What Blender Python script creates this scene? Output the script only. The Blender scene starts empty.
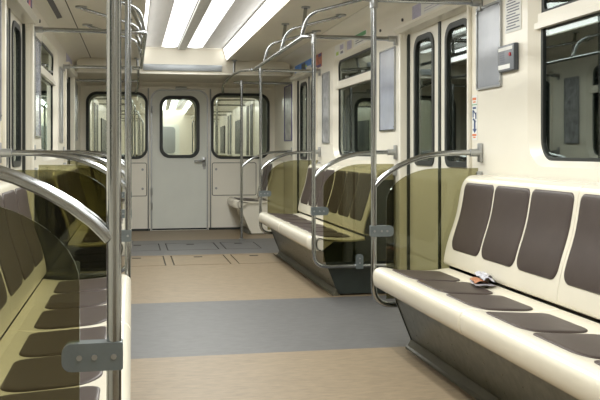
import bpy, bmesh, math, random
from math import pi, sin, cos, radians, sqrt
from mathutils import Vector, Matrix

random.seed(7)
C = bpy.context.scene.collection
S = bpy.context.scene

# ------------------------------------------------------------------ camera
cam_d = bpy.data.cameras.new('camera')
cam = bpy.data.objects.new('camera', cam_d)
C.objects.link(cam)
cam.location = (-0.66, 0.0, 1.12)
cam.rotation_euler = (radians(90), 0, radians(-11.05))
cam_d.sensor_width = 36.0
cam_d.lens = 36.0 * 860 / 600
cam_d.shift_y = -49.0 / 600
cam_d.clip_start = 0.05
S.camera = cam

# ------------------------------------------------------------------ world, exposure
w = bpy.data.worlds.new('world')
S.world = w
w.use_nodes = True
w.node_tree.nodes['Background'].inputs[0].default_value = (0.012, 0.013, 0.014, 1)
w.node_tree.nodes['Background'].inputs[1].default_value = 1.0
S.view_settings.view_transform = 'Standard'
S.view_settings.look = 'None'
S.view_settings.gamma = 1.0
S.view_settings.use_curve_mapping = False
S.view_settings.exposure = 0.0
LAMP_CENTRE = 2.2     # the tubes beside the ceiling spine
LAMP_SIDE = 3.8       # the sloping side luminaires
S.cycles.max_bounces = 10
S.cycles.diffuse_bounces = 5
S.cycles.glossy_bounces = 5
S.cycles.transparent_max_bounces = 24
S.cycles.caustics_reflective = False
S.cycles.caustics_refractive = False
S.cycles.sample_clamp_indirect = 4.0
try:
    S.cycles.use_denoising = True
except Exception:
    pass


# area lights added under the tube covers to throw the rows' light downwards
TUBE_WATTS = 95.0
for s in (-1, 1):
    ld = bpy.data.lights.new('tube_row_light', 'AREA')
    ld.shape = 'RECTANGLE'
    ld.size, ld.size_y = 0.16, 9.9
    ld.energy = TUBE_WATTS
    ld.color = (0.975, 0.99, 0.955)
    ld.spread = radians(165)
    lo_ = bpy.data.objects.new('tube_row_light', ld)
    lo_.location = (-0.05 + s * 0.155, 5.25, 2.392)
    C.objects.link(lo_)

# ------------------------------------------------------------------ materials
def lin(c):
    c = c / 255.0
    return c / 12.92 if c <= 0.04045 else ((c + 0.055) / 1.055) ** 2.4


def rgb(r, g, b):
    return (lin(r), lin(g), lin(b), 1)


def pbr(name, col, rough=0.5, metal=0.0, var=0.06, scale=6.0, stretch=(1, 1, 1), coat=0.0, bump=0.0, bscale=60, spec=0.5,
        rvar=0.0):
    """Principled material whose colour is broken up by procedural noise."""
    m = bpy.data.materials.new(name)
    m.use_nodes = True
    nt = m.node_tree
    b = nt.nodes['Principled BSDF']
    b.inputs['Roughness'].default_value = rough
    b.inputs['Metallic'].default_value = metal
    b.inputs['Specular IOR Level'].default_value = spec
    b.inputs['Coat Weight'].default_value = coat
    b.inputs['Coat Roughness'].default_value = 0.12
    tc = nt.nodes.new('ShaderNodeTexCoord')
    mp = nt.nodes.new('ShaderNodeMapping')
    mp.inputs['Scale'].default_value = stretch
    nt.links.new(tc.outputs['Object'], mp.inputs['Vector'])
    nz = nt.nodes.new('ShaderNodeTexNoise')
    nz.inputs['Scale'].default_value = scale
    nz.inputs['Detail'].default_value = 6
    nz.inputs['Roughness'].default_value = 0.6
    nt.links.new(mp.outputs[0], nz.inputs['Vector'])
    rmp = nt.nodes.new('ShaderNodeValToRGB')
    rmp.color_ramp.elements[0].position = 0.3
    rmp.color_ramp.elements[1].position = 0.7
    rmp.color_ramp.elements[0].color = tuple(max(0, x * (1 - var)) for x in col[:3]) + (1,)
    rmp.color_ramp.elements[1].color = tuple(min(1, x * (1 + var)) for x in col[:3]) + (1,)
    nt.links.new(nz.outputs['Fac'], rmp.inputs[0])
    nt.links.new(rmp.outputs[0], b.inputs['Base Color'])
    if rvar:
        mr = nt.nodes.new('ShaderNodeMapRange')
        mr.inputs['To Min'].default_value = max(0.02, rough - rvar)
        mr.inputs['To Max'].default_value = min(1, rough + rvar)
        nt.links.new(nz.outputs['Fac'], mr.inputs['Value'])
        nt.links.new(mr.outputs[0], b.inputs['Roughness'])
    if bump:
        n2 = nt.nodes.new('ShaderNodeTexNoise')
        n2.inputs['Scale'].default_value = bscale
        n2.inputs['Detail'].default_value = 4
        nt.links.new(mp.outputs[0], n2.inputs['Vector'])
        bp = nt.nodes.new('ShaderNodeBump')
        bp.inputs['Strength'].default_value = bump
        bp.inputs['Distance'].default_value = 0.003
        nt.links.new(n2.outputs['Fac'], bp.inputs['Height'])
        nt.links.new(bp.outputs[0], b.inputs['Normal'])
    return m


def glass(name, tint, f0, rough=0.0):
    """Pane: tinted see-through plus a mirror layer that grows towards grazing angles (Schlick)."""
    m = bpy.data.materials.new(name)
    m.use_nodes = True
    nt = m.node_tree
    for n in list(nt.nodes):
        nt.nodes.remove(n)
    out = nt.nodes.new('ShaderNodeOutputMaterial')
    tr = nt.nodes.new('ShaderNodeBsdfTransparent')
    tr.inputs[0].default_value = tint
    gl = nt.nodes.new('ShaderNodeBsdfGlossy')
    gl.inputs['Color'].default_value = (0.92, 1.0, 0.96, 1)
    gl.inputs['Roughness'].default_value = rough
    lw = nt.nodes.new('ShaderNodeLayerWeight')
    lw.inputs['Blend'].default_value = 0.5
    p = nt.nodes.new('ShaderNodeMath')
    p.operation = 'POWER'
    p.inputs[1].default_value = 5.0
    nt.links.new(lw.outputs['Facing'], p.inputs[0])
    ma = nt.nodes.new('ShaderNodeMath')
    ma.operation = 'MULTIPLY_ADD'
    ma.inputs[1].default_value = 1 - f0
    ma.inputs[2].default_value = f0
    nt.links.new(p.outputs[0], ma.inputs[0])
    mx = nt.nodes.new('ShaderNodeMixShader')
    nt.links.new(ma.outputs[0], mx.inputs[0])
    nt.links.new(tr.outputs[0], mx.inputs[1])
    nt.links.new(gl.outputs[0], mx.inputs[2])
    nt.links.new(mx.outputs[0], out.inputs['Surface'])
    return m


def emit(name, col, strength):
    m = bpy.data.materials.new(name)
    m.use_nodes = True
    nt = m.node_tree
    b = nt.nodes['Principled BSDF']
    b.inputs['Base Color'].default_value = (0.8, 0.8, 0.78, 1)
    b.inputs['Emission Color'].default_value = col
    b.inputs['Emission Strength'].default_value = strength
    return m


M = {}
M['cream'] = pbr('cream_wall_panel', rgb(230, 225, 211), 0.28, var=0.025, scale=2.5, coat=0.25)
M['cream_brightened'] = pbr('brightened_cream_end_panel', rgb(243, 239, 227), 0.3, var=0.02, scale=2.5, coat=0.2)  # wall cream painted lighter to make up for weak light on the end wall
M['cream_ceiling'] = pbr('cream_ceiling_panel', rgb(218, 212, 195), 0.45, var=0.03, scale=2.0)
M['white_ceiling'] = pbr('pale_ceiling_panel', rgb(206, 204, 200), 0.4, var=0.06, scale=3.0, stretch=(6, 0.7, 1))
M['spine'] = pbr('grey_ceiling_spine', rgb(196, 195, 188), 0.45, metal=0.3, var=0.12, scale=9)
M['shell'] = pbr('cream_seat_shell', rgb(222, 216, 199), 0.25, var=0.03, scale=3, coat=0.3)
M['pad'] = pbr('brown_vinyl_pad', rgb(70, 61, 57), 0.42, spec=0.35, var=0.08, scale=9, bump=0.06, bscale=160)
M['dark_base'] = pbr('dark_grey_bench_base', rgb(92, 94, 82), 0.38, var=0.3, scale=22, coat=0.1)
M['end_dark'] = pbr('dark_bench_end', rgb(44, 50, 46), 0.35, var=0.15, scale=12)
M['skirting'] = pbr('olive_grey_skirting', rgb(84, 82, 68), 0.5, var=0.15, scale=10)
M['steel'] = pbr('brushed_steel_tube', (0.40, 0.415, 0.42, 1), 0.18, metal=1.0, var=0.06, scale=30, stretch=(1, 1, 0.2), rvar=0.06)
M['steel_dull'] = pbr('cast_metal_fitting', (0.42, 0.43, 0.43, 1), 0.38, metal=0.9, var=0.08, scale=30)
M['bolt'] = pbr('bright_bolt_metal', (0.7, 0.7, 0.7, 1), 0.25, metal=1.0)
M['clamp'] = pbr('grey_clamp_metal', rgb(112, 120, 122), 0.35, metal=0.4, var=0.08, scale=25)
M['rubber'] = pbr('black_rubber_gasket', rgb(42, 46, 44), 0.45, var=0.1, scale=20)
M['joint'] = pbr('dark_joint', rgb(48, 44, 38), 0.7)
M['tan'] = pbr('tan_linoleum', rgb(127, 112, 90), 0.5, var=0.17, scale=14, stretch=(1.0, 3.0, 1), bump=0.05, bscale=90, spec=0.4)
M['grey'] = pbr('grey_linoleum', rgb(91, 90, 89), 0.5, var=0.15, scale=14, stretch=(1.0, 3.0, 1), bump=0.05, bscale=90, spec=0.4)
M['door_white'] = pbr('cream_door_paint', rgb(226, 222, 208), 0.3, var=0.02, scale=3, coat=0.2)
M['door_blue'] = pbr('pale_blue_grey_door_paint', rgb(226, 229, 222), 0.35, var=0.03, scale=3, coat=0.1)
M['poster'] = pbr('grey_blue_poster', rgb(176, 182, 196), 0.2, var=0.12, scale=4, coat=0.5)
M['poster_grey'] = pbr('glossy_grey_poster', rgb(150, 154, 160), 0.22, var=0.1, scale=3, coat=0.5)
M['paper'] = pbr('white_paper', rgb(226, 226, 222), 0.6, var=0.03, scale=20)
M['ink'] = pbr('dark_grey_ink', rgb(120, 122, 134), 0.6)
M['ink_blue'] = pbr('navy_ink', rgb(36, 62, 110), 0.6)
M['ink_orange'] = pbr('orange_ink', rgb(214, 120, 70), 0.6)
M['ad_blue'] = pbr('blue_poster_print', rgb(70, 134, 214), 0.4, var=0.25, scale=9)
M['ad_green'] = pbr('green_poster_print', rgb(72, 150, 96), 0.4, var=0.1, scale=9)
M['ad_lime'] = pbr('lime_poster_print', rgb(176, 206, 84), 0.4, var=0.1, scale=9)
M['ad_dark'] = pbr('dark_poster_print', rgb(66, 70, 78), 0.4, var=0.1, scale=9)
M['ad_orange'] = pbr('orange_violet_poster_print', rgb(186, 116, 92), 0.4, var=0.5, scale=26)
M['ad_violet'] = pbr('violet_poster_print', rgb(82, 70, 132), 0.4, var=0.3, scale=18)
M['ad_lilac'] = pbr('lilac_grey_poster_print', rgb(176, 172, 196), 0.4, var=0.15, scale=30)
M['ad_photo'] = pbr('grey_photo_print', rgb(150, 150, 152), 0.3, var=0.55, scale=11)
M['red'] = pbr('red_plastic', rgb(190, 40, 48), 0.4)
M['pink'] = pbr('pink_print', rgb(232, 150, 160), 0.5)
M['box_grey'] = pbr('grey_intercom_case', rgb(120, 124, 130), 0.4, var=0.05, scale=10)
M['box_side'] = pbr('dark_intercom_side', rgb(70, 74, 80), 0.4)
M['display'] = pbr('grey_display_strip', rgb(150, 154, 156), 0.3, metal=0.2, var=0.05, scale=4)
M['vent'] = pbr('dark_vent_slot', rgb(90, 88, 92), 0.6)
M['orange_paper'] = pbr('orange_brown_wrapper', rgb(170, 112, 78), 0.5, var=0.2, scale=30)
M['foil'] = pbr('silver_grey_wrapper', rgb(196, 194, 200), 0.3, metal=0.3, var=0.25, scale=40)
M['foil_pale'] = pbr('pale_crumpled_paper', rgb(186, 186, 194), 0.5, var=0.22, scale=45)
M['edge'] = pbr('pale_acrylic_edge_highlight', rgb(240, 238, 218), 0.3, var=0.05)  # bright rim highlight of the screens put into the edge colour
M['tint'] = glass('brown_tinted_acrylic', (0.63, 0.615, 0.475, 1), 0.035)
M['win'] = glass('window_glass', (0.62, 0.66, 0.64, 1), 0.12)
M['winend'] = glass('end_window_glass', (0.84, 0.88, 0.84, 1), 0.05)
M['lamp_c'] = emit('fluorescent_tube_cover', (0.985, 0.99, 0.985, 1), LAMP_CENTRE)
M['lamp_n'] = emit('next_carriage_lamp_cover', (1.0, 0.985, 0.95, 1), 7.5)
M['lamp_s'] = emit('side_luminaire_cover', (0.985, 0.99, 0.985, 1), LAMP_SIDE)


# ------------------------------------------------------------------ scene helpers
def tag(o, label=None, cat=None, group=None, kind=None):
    if label:
        o['label'] = label
    if cat:
        o['category'] = cat
    if group:
        o['group'] = group
    if kind:
        o['kind'] = kind
    return o


def thing(name, loc, label, cat, group=None, kind=None):
    o = bpy.data.objects.new(name, None)
    C.objects.link(o)
    o.location = loc
    o.empty_display_size = 0.1
    return tag(o, label, cat, group, kind)


def org(o):
    v = Vector((0, 0, 0))
    while o is not None:
        v += Vector(o.location)
        o = o.parent
    return v


def link(name, me, mat, parent=None, smooth=False, angle=40):
    """Link a mesh given in world coordinates as one object (under parent when given)."""
    mats = mat if isinstance(mat, (list, tuple)) else [mat]
    for mm in mats:
        me.materials.append(mm)
    if parent is not None:
        base = org(parent)
        loc = Vector((0, 0, 0))
    else:
        xs = [v.co for v in me.vertices]
        base = Vector((sum(v.x for v in xs), sum(v.y for v in xs), 0)) / max(1, len(xs))
        base.z = min(v.z for v in xs)
        loc = base
    me.transform(Matrix.Translation(-base))
    if smooth:
        me.shade_smooth()
        try:
            me.set_sharp_from_angle(angle=radians(angle))
        except Exception:
            pass
    o = bpy.data.objects.new(name, me)
    o.location = loc
    o.parent = parent
    C.objects.link(o)
    return o


def pyd(name, vs, fs, mat, parent=None, smooth=False, angle=40, midx=None):
    me = bpy.data.meshes.new(name)
    me.from_pydata([tuple(v) for v in vs], [], fs)
    bm = bmesh.new()
    bm.from_mesh(me)
    if midx:
        bm.faces.ensure_lookup_table()
        for i, k in enumerate(midx):
            bm.faces[i].material_index = k
    bmesh.ops.recalc_face_normals(bm, faces=bm.faces)
    bm.to_mesh(me)
    bm.free()
    return link(name, me, mat, parent, smooth, angle)


def box(name, lo, hi, mat, parent=None, bevel=0.0, seg=2, mtx=None):
    bm = bmesh.new()
    bmesh.ops.create_cube(bm, size=1.0)
    lo, hi = Vector(lo), Vector(hi)
    lo, hi = Vector(map(min, lo, hi)), Vector(map(max, lo, hi))
    for v in bm.verts:
        v.co = Vector((lo[i] + (v.co[i] + 0.5) * (hi[i] - lo[i]) for i in range(3)))
    if bevel:
        bmesh.ops.bevel(bm, geom=list(bm.edges), offset=bevel, segments=seg, affect='EDGES', profile=0.5)
    me = bpy.data.meshes.new(name)
    bm.to_mesh(me)
    bm.free()
    if mtx is not None:
        me.transform(mtx)
    return link(name, me, mat, parent, smooth=bevel > 0)


def fillet(pts, r, seg=6):
    pts = [Vector(p) for p in pts]
    if not isinstance(r, (list, tuple)):
        r = [r] * len(pts)
    out = [pts[0]]
    for i in range(1, len(pts) - 1):
        a, p, b = pts[i - 1], pts[i], pts[i + 1]
        u, v = (a - p), (b - p)
        ri = min(r[i], u.length * 0.49, v.length * 0.49)
        if ri < 1e-4 or u.angle(v) > pi - 0.02:
            out.append(p)
            continue
        p0, p1 = p + u.normalized() * ri, p + v.normalized() * ri
        for k in range(seg + 1):
            t = k / seg
            out.append(p0 * (1 - t) ** 2 + p * 2 * t * (1 - t) + p1 * t * t)
    out.append(pts[-1])
    return out


def tube_geo(path, rad, seg=12, vs=None, fs=None):
    vs = [] if vs is None else vs
    fs = [] if fs is None else fs
    path = [Vector(p) for p in path]
    n = len(path)
    tg = []
    for i in range(n):
        d = (path[min(n - 1, i + 1)] - path[max(0, i - 1)])
        tg.append(d.normalized())
    ref = Vector((0, 0, 1)) if abs(tg[0].z) < 0.9 else Vector((1, 0, 0))
    nrm = (ref - tg[0] * ref.dot(tg[0])).normalized()
    b0 = len(vs)
    for i in range(n):
        nrm = (nrm - tg[i] * nrm.dot(tg[i])).normalized()
        bn = tg[i].cross(nrm)
        rr = rad[i] if isinstance(rad, (list, tuple)) else rad
        for k in range(seg):
            a = 2 * pi * k / seg
            vs.append(path[i] + nrm * cos(a) * rr + bn * sin(a) * rr)
    for i in range(n - 1):
        for k in range(seg):
            a, b = b0 + i * seg + k, b0 + i * seg + (k + 1) % seg
            fs.append((a, b, b + seg, a + seg))
    fs.append(tuple(b0 + k for k in range(seg))[::-1])
    fs.append(tuple(b0 + (n - 1) * seg + k for k in range(seg)))
    return vs, fs


def tube(name, path, rad, mat, parent=None, seg=14):
    vs, fs = tube_geo(path, rad, seg)
    return pyd(name, vs, fs, mat, parent, smooth=True, angle=50)


def rrect(a0, a1, b0, b1, r, seg=6):
    """rounded rectangle loop; r is one radius or four (a0b0, a1b0, a1b1, a0b1)"""
    r = r if isinstance(r, (list, tuple)) else [r] * 4
    out = []
    for (ca, cb, sa, sb, st), ri in zip(((a0, b0, 1, 1, pi), (a1, b0, -1, 1, 1.5 * pi), (a1, b1, -1, -1, 0), (a0, b1, 1, -1, 0.5 * pi)), r):
        if ri < 1e-5:
            out.append((ca, cb))
            continue
        for k in range(seg + 1):
            t = st + 0.5 * pi * k / seg
            out.append((ca + sa * ri + ri * cos(t), cb + sb * ri + ri * sin(t)))
    return out


def plate(name, loops, t, fn, mat, parent=None, side=None):
    """Sheet with holes: loops[0] is the outline, the rest are holes; fn(a, b, c) -> world, c in 0..t."""
    cu = bpy.data.curves.new('tmp', 'CURVE')
    cu.dimensions = '2D'
    cu.fill_mode = 'BOTH'
    cu.extrude = 0.5
    for lp in loops:
        sp = cu.splines.new('POLY')
        sp.points.add(len(lp) - 1)
        for i, p in enumerate(lp):
            sp.points[i].co = (p[0], p[1], 0, 1)
        sp.use_cyclic_u = True
    ob = bpy.data.objects.new('tmp', cu)
    C.objects.link(ob)
    dg = bpy.context.evaluated_depsgraph_get()
    me = bpy.data.meshes.new_from_object(ob.evaluated_get(dg))
    bpy.data.objects.remove(ob)
    bpy.data.curves.remove(cu)
    me.name = name
    bm = bmesh.new()
    bm.from_mesh(me)
    bmesh.ops.remove_doubles(bm, verts=bm.verts, dist=1e-5)
    for f in bm.faces:
        f.smooth = False
        f.material_index = 1 if (side is not None and abs(f.normal.z) < 0.5) else 0
    for v in bm.verts:
        v.co = fn(v.co.x, v.co.y, (v.co.z + 0.5) * t)
    bmesh.ops.recalc_face_normals(bm, faces=bm.faces)
    bm.to_mesh(me)
    bm.free()
    me.materials.clear()
    return link(name, me, [mat, side] if side is not None else mat, parent)


def ring(name, outer, inner, fo, fi, mat, parent=None, smooth=True):
    """Band between two loops of the same length; fo/fi map (a, b) -> world."""
    n = len(outer)
    vs = [fo(*p) for p in outer] + [fi(*p) for p in inner]
    fs = [(i, (i + 1) % n, n + (i + 1) % n, n + i) for i in range(n)]
    return pyd(name, vs, fs, mat, parent, smooth, 60)


def prism(name, prof, y0, y1, mat, parent=None, smooth=False, s=1, closed=True):
    """profile [(x, z)] swept along y; s mirrors x"""
    n = len(prof)
    vs = [(s * x, y0, z) for x, z in prof] + [(s * x, y1, z) for x, z in prof]
    fs = [(i, (i + 1) % n, n + (i + 1) % n, n + i) for i in range(n if closed else n - 1)]
    if closed:
        fs += [tuple(range(n))[::-1], tuple(range(n, 2 * n))]
    return pyd(name, vs, fs, mat, parent, smooth, 35)


Y0, Y1 = -2.6, 12.26          # rear and front end of the saloon
HALF = 1.36                   # wall from the centre line
DOOR_C = (1.15, 5.60, 10.03)   # door centres along the car
WIN_C = (3.38, 7.80)          # window and bench centres

# ------------------------------------------------------------------ floor
fl = box('floor', (-1.45, Y0, -0.05), (1.45, Y1, -0.012), M['joint'])
tag(fl, 'tan linoleum floor with grey bands across the doorways', 'floor', kind='structure')


def lino(name, x0, x1, ya, yb, mat):
    return box(name, (x0, ya, -0.012), (x1, yb, 0.0), mat, fl)


lino('linoleum_sheet', -1.45, 1.45, Y0, 4.72, M['tan'])
lino('linoleum_sheet', -1.45, 1.45, 4.72, 6.42, M['grey'])
lino('linoleum_sheet', -1.45, 1.45, 6.42, 8.50, M['tan'])
lino('linoleum_sheet', -1.45, 1.45, 9.28, 9.34, M['tan'])
lino('linoleum_sheet', -1.45, 1.45, 9.34, 9.80, M['grey'])
lino('linoleum_sheet', -1.45, 1.45, 10.52, 10.90, M['grey'])
lino('linoleum_sheet', -1.45, 1.45, 10.90, Y1, M['tan'])


def hatches(ya, yb, xs, mat):
    g = 0.013
    e = -1.45
    for i, (a, b) in enumerate(xs):
        lino('linoleum_sheet', e, a, ya, yb, mat)
        h = lino('hatch_cover', a + g, b - g, ya + 0.016, yb - g, mat)
        cx, cy = (a + b) / 2, yb - 0.14
        rr = box('lift_ring', (cx - 0.045, cy - 0.03, -0.004), (cx + 0.045, cy + 0.03, 0.0025), M['joint'], h, bevel=0.002)
        e = b
    lino('linoleum_sheet', e, 1.45, ya, yb, mat)


hatches(8.50, 9.28, [(-0.90, -0.33), (-0.26, 0.31), (0.38, 0.86)], M['tan'])
hatches(9.80, 10.52, [(-0.86, -0.34), (-0.27, 0.32), (0.39, 0.81)], M['grey'])


# ------------------------------------------------------------------ side walls, windows, doors
def win_loop(yc, d=0.0, r=0.17):
    return rrect(yc - 0.785 + d, yc + 0.785 - d, 1.04 + d * 0.5, 2.065 - d * 0.6, r, 7)


def door_loop(yc):
    return rrect(yc - 0.66, yc + 0.66, 0.0, 2.01, [0, 0, 0.05, 0.05], 4)


num = {'window': 0, 'door': 0}
SIDE = {1: 'right', -1: 'left'}


def wall(s):
    nm = SIDE[s]
    loops = [rrect(Y0, Y1, -0.012, 2.205, 0)]
    # door openings meet the floor: keep them a hair above the outline
    for yc in DOOR_C:
        loops.append([(y, max(z, 0.004)) for y, z in door_loop(yc)])
    for yc in WIN_C:
        loops.append(win_loop(yc))
    wl = plate('wall_' + nm, loops, 0.03, lambda a, b, c: Vector((s * (HALF + c), a, b)), M['cream'])
    tag(wl, f'cream enamelled {nm} side wall of the carriage with windows and door openings', 'wall', kind='structure')
    # seams on the wall (vertical cover strips beside the windows)
    for yc in WIN_C:
        num['window'] += 1
        n = num['window']
        wh = ('first' if yc < 5 else 'second')
        w_ = thing(f'window_{n}', (s * 1.40, yc, 1.04),
                   f'{wh} big side window on the {nm} wall, dark glass behind cream surround', 'window', kind='structure')
        o, i = win_loop(yc), win_loop(yc, 0.065, 0.11)
        ring('reveal', o, i, lambda a, b: Vector((s * HALF, a, b)), lambda a, b: Vector((s * 1.405, a, b)), M['cream'], w_)
        i2 = win_loop(yc, 0.088, 0.095)
        i3 = win_loop(yc, 0.050, 0.12)
        plate('gasket', [rrect(yc - 0.735, yc + 0.735, 1.065, 1.775, [0.12, 0.12, 0, 0], 7), rrect(yc - 0.70, yc + 0.70, 1.088, 1.745, [0.095, 0.095, 0, 0], 7)], 0.02,
              lambda a, b, c: Vector((s * (1.403 + c), a, b)), M['rubber'], w_)
        plate('pane', [rrect(yc - 0.72, yc + 0.72, 1.055, 1.775, [0.1, 0.1, 0, 0], 5)], 0.008,
              lambda a, b, c: Vector((s * (1.412 + c), a, b)), M['win'], w_)
        # transom with drip ledge, then the hinged vent above it
        prism('transom', [(1.372, 1.745), (1.372, 1.775), (1.392, 1.782), (1.392, 1.825), (1.425, 1.825), (1.425, 1.745)],
              yc - 0.735, yc + 0.735, M['cream'], w_, s=s)
        plate('vent_frame', [rrect(yc - 0.70, yc + 0.70, 1.825, 2.03, [0, 0, 0.09, 0.09], 5), rrect(yc - 0.68, yc + 0.68, 1.838, 2.012, [0.02, 0.02, 0.07, 0.07], 5)],
              0.02, lambda a, b, c: Vector((s * (1.396 + c + (b - 1.93) * -0.04), a, b)), M['rubber'], w_)
        plate('vent_pane', [rrect(yc - 0.68, yc + 0.68, 1.83, 2.02, [0, 0, 0.07, 0.07], 5)], 0.006,
              lambda a, b, c: Vector((s * (1.404 + c + (b - 1.93) * -0.04), a, b)), M['win'], w_)
        for k in (-0.3, 0.3):
            box('latch', (s * 1.37, yc + k - 0.02, 1.83), (s * 1.40, yc + k + 0.02, 1.85), M['steel_dull'], w_, bevel=0.004)
    for k, yc in enumerate(DOOR_C):
        num['door'] += 1
        n = num['door']
        wh = ('doorway beside the camera', 'middle doorway', 'farthest doorway')[k]
        d_ = thing(f'door_{n}', (s * 1.40, yc, 0), f'cream double sliding door at the {wh} in the {nm} wall', 'door', kind='structure')
        for q in (-1, 1):
            y_in, y_out = yc + q * 0.004, yc + q * 0.69
            a0, a1 = min(y_in, y_out), max(y_in, y_out)
            wy = yc + q * 0.325
            hole = rrect(wy - 0.20, wy + 0.20, 1.03, 1.95, [0.06, 0.06, 0.1, 0.1], 6)
            lf = plate('door_leaf', [rrect(a0, a1, 0.0, 2.05, 0.0), hole], 0.03,
                       lambda a, b, c: Vector((s * (1.412 + c), a, b)), M['door_white'], d_)
            plate('gasket', [rrect(wy - 0.215, wy + 0.215, 1.015, 1.965, [0.07, 0.07, 0.11, 0.11], 6),
                             rrect(wy - 0.178, wy + 0.178, 1.052, 1.928, [0.045, 0.045, 0.085, 0.085], 6)], 0.018,
                  lambda a, b, c: Vector((s * (1.402 + c), a, b)), M['rubber'], lf)
            plate('pane', [rrect(wy - 0.19, wy + 0.19, 1.04, 1.94, 0.07, 6)], 0.008,
                  lambda a, b, c: Vector((s * (1.418 + c), a, b)), M['win'], lf)
            box('seal', (s * 1.404, yc + q * 0.002, 0.0), (s * 1.44, yc + q * 0.020, 2.04), M['rubber'], d_)
            # jamb: dark gap at the wall edge and a raised cream post
            box('jamb_seal', (s * 1.392, yc + q * 0.648, 0.0), (s * 1.411, yc + q * 0.6595, 2.008), M['rubber'], d_)
            box('door_post', (s * 1.335, yc + q * 0.661, 0.0), (s * 1.362, yc + q * (0.71 if q > 0 else 0.688), 2.01), M['cream'], d_, bevel=0.008)
        prism('header', [(1.30, 2.035), (1.325, 2.012), (1.411, 2.005), (1.411, 2.03), (1.36, 2.05), (1.31, 2.06)], yc - 0.71, yc + 0.71, M['cream'], d_, s=s)
        box('threshold', (s * 1.34, yc - 0.66, 0.0), (s * 1.45, yc + 0.66, 0.006), M['steel_dull'], d_)
    # lower service moulding behind the benches
    for j, (a, b) in enumerate(((Y0, 0.5), (1.8, 4.93), (6.21, 9.36), (10.64, Y1))):
        pass
    return wl


wall(1)
wall(-1)

# dark tunnel lining outside the side windows
for s in (1, -1):
    tw = box('wall_tunnel_' + SIDE[s], (s * 1.95, -4, -0.6), (s * 2.10, 30, 3.2), pbr('tunnel_lining', rgb(34, 36, 36), 0.9))
    tag(tw, f'dark tunnel lining outside the {SIDE[s]} windows', 'wall', kind='structure')

# ------------------------------------------------------------------ ceiling
ce = box('ceiling', (-1.42, Y0, 2.44), (1.42, Y1, 2.47), M['cream_ceiling'])
tag(ce, 'pale ceiling with a raised middle bay, sloping light strips and curved cove edges', 'ceiling', kind='structure')
YE = 10.80
cw = (YE - Y0) / 12
for k in range(12):
    for s in (-1, 1):
        box('ceiling_panel', (-0.05 + s * 0.055, Y0 + k * cw + 0.002, 2.41), (s * 0.478 - (0.05 if s < 0 else 0), Y0 + (k + 1) * cw - 0.002, 2.425), M['white_ceiling'], ce)
for s in (-1, 1):
    # flat side panel, closing joint and cove
    tr_ = thing('trim_%d' % (4 if s < 0 else 5), (s * 1.0, 4.0, 2.2), f'flat {SIDE[s]} ceiling panel with its curved cove above the wall', 'cove', kind='structure')
    e_ = 0.05 if s < 0 else 0.0
    prism('side_panel', [(0.535 + e_, 2.262), (1.152, 2.262), (1.152, 2.28), (0.535 + e_, 2.28)], Y0, YE + 0.01, M['cream_ceiling'], tr_, s=s)
    prism('panel_joint', [(1.152, 2.268), (1.163, 2.268), (1.163, 2.285), (1.152, 2.285)], Y0, Y1, M['joint'], tr_, s=s)
    prof = [(1.163, 2.266), (1.215, 2.262), (1.265, 2.250), (1.31, 2.232), (1.345, 2.208), (1.36, 2.185)]
    back = [(x + 0.02, z + 0.015) for x, z in prof][::-1]
    prism('cove', prof + back, Y0, Y1, M['cream'], tr_, smooth=True, s=s)
    prism('lamp_trim', [(0.505 + e_, 2.255), (0.545 + e_, 2.250), (0.548 + e_, 2.28), (0.520 + e_, 2.285)], Y0, YE, M['cream_ceiling'], tr_, s=s)

# bulkhead above the end wall
bh = plate('beam_bulkhead', [[(-1.32, 2.09), (1.32, 2.09), (1.32, 2.25), (0.535, 2.30), (0.47, 2.45), (-0.52, 2.45), (-0.585, 2.30), (-1.32, 2.25)]], 0.03,
           lambda a, b, c: Vector((a, YE + 0.012 + c, b)), M['cream_ceiling'])
tag(bh, 'cream bulkhead dropping from the ceiling before the end wall', 'bulkhead', kind='structure')
box('bulkhead_edge', (-1.33, YE + 0.0, 2.075), (1.33, YE + 0.05, 2.095), M['cream'], bh, bevel=0.006)
box('soffit', (-1.36, YE + 0.042, 2.09), (1.36, Y1, 2.11), M['cream_ceiling'], bh)
box('edge_strip', (-0.5, YE - 0.012, 2.395), (0.5, YE + 0.012, 2.412), M['cream'], bh, bevel=0.004)

# lamps
sp = box('ceiling_spine', (-0.102, Y0, 2.38), (0.002, YE, 2.409), M['spine'], bevel=0.008)
tag(sp, 'long grey metal spine down the middle of the ceiling between two tubes', 'ceiling strip')
for s in (-1, 1):
    a = [(s * -0.05 + 0.060 + 0.19 * k / 10, 2.4085 - 0.010 * sin(pi * k / 10)) for k in range(11)]
    t = thing('tube_light', (s * 0.14, (Y0 + YE) / 2, 2.39),
              f'glowing tube light strip along the {SIDE[s]} flank of the grey ceiling spine', 'lamp')
    prism('diffuser', a, Y0 + 0.02, YE - 0.06, M['lamp_c'], t, smooth=True, s=s)
    t = thing('sloping_light', (s * 0.50, (Y0 + YE) / 2, 2.3), f'long sloping white light strip at the {SIDE[s]} edge of the raised ceiling', 'lamp')
    e_ = 0.05 if s < 0 else 0.0
    prism('diffuser', [(0.471 + e_, 2.402), (0.508 + e_, 2.268), (0.53 + e_, 2.285), (0.49 + e_, 2.409)], Y0 + 0.02, YE - 0.005, M['lamp_s'], t, s=s)
    prism('edge_bead', [(0.460 + e_, 2.396), (0.470 + e_, 2.402), (0.474 + e_, 2.409), (0.460 + e_, 2.409)], Y0, YE, M['spine'], t, s=s)
    plate('end_cap', [[(s * (0.462 + e_), 2.408), (s * (0.505 + e_), 2.252), (s * (0.545 + e_), 2.255), (s * (0.49 + e_), 2.408)]], 0.012, lambda a, b, c: Vector((a, YE - 0.004 + c, b)), M['cream_ceiling'], t)

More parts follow.
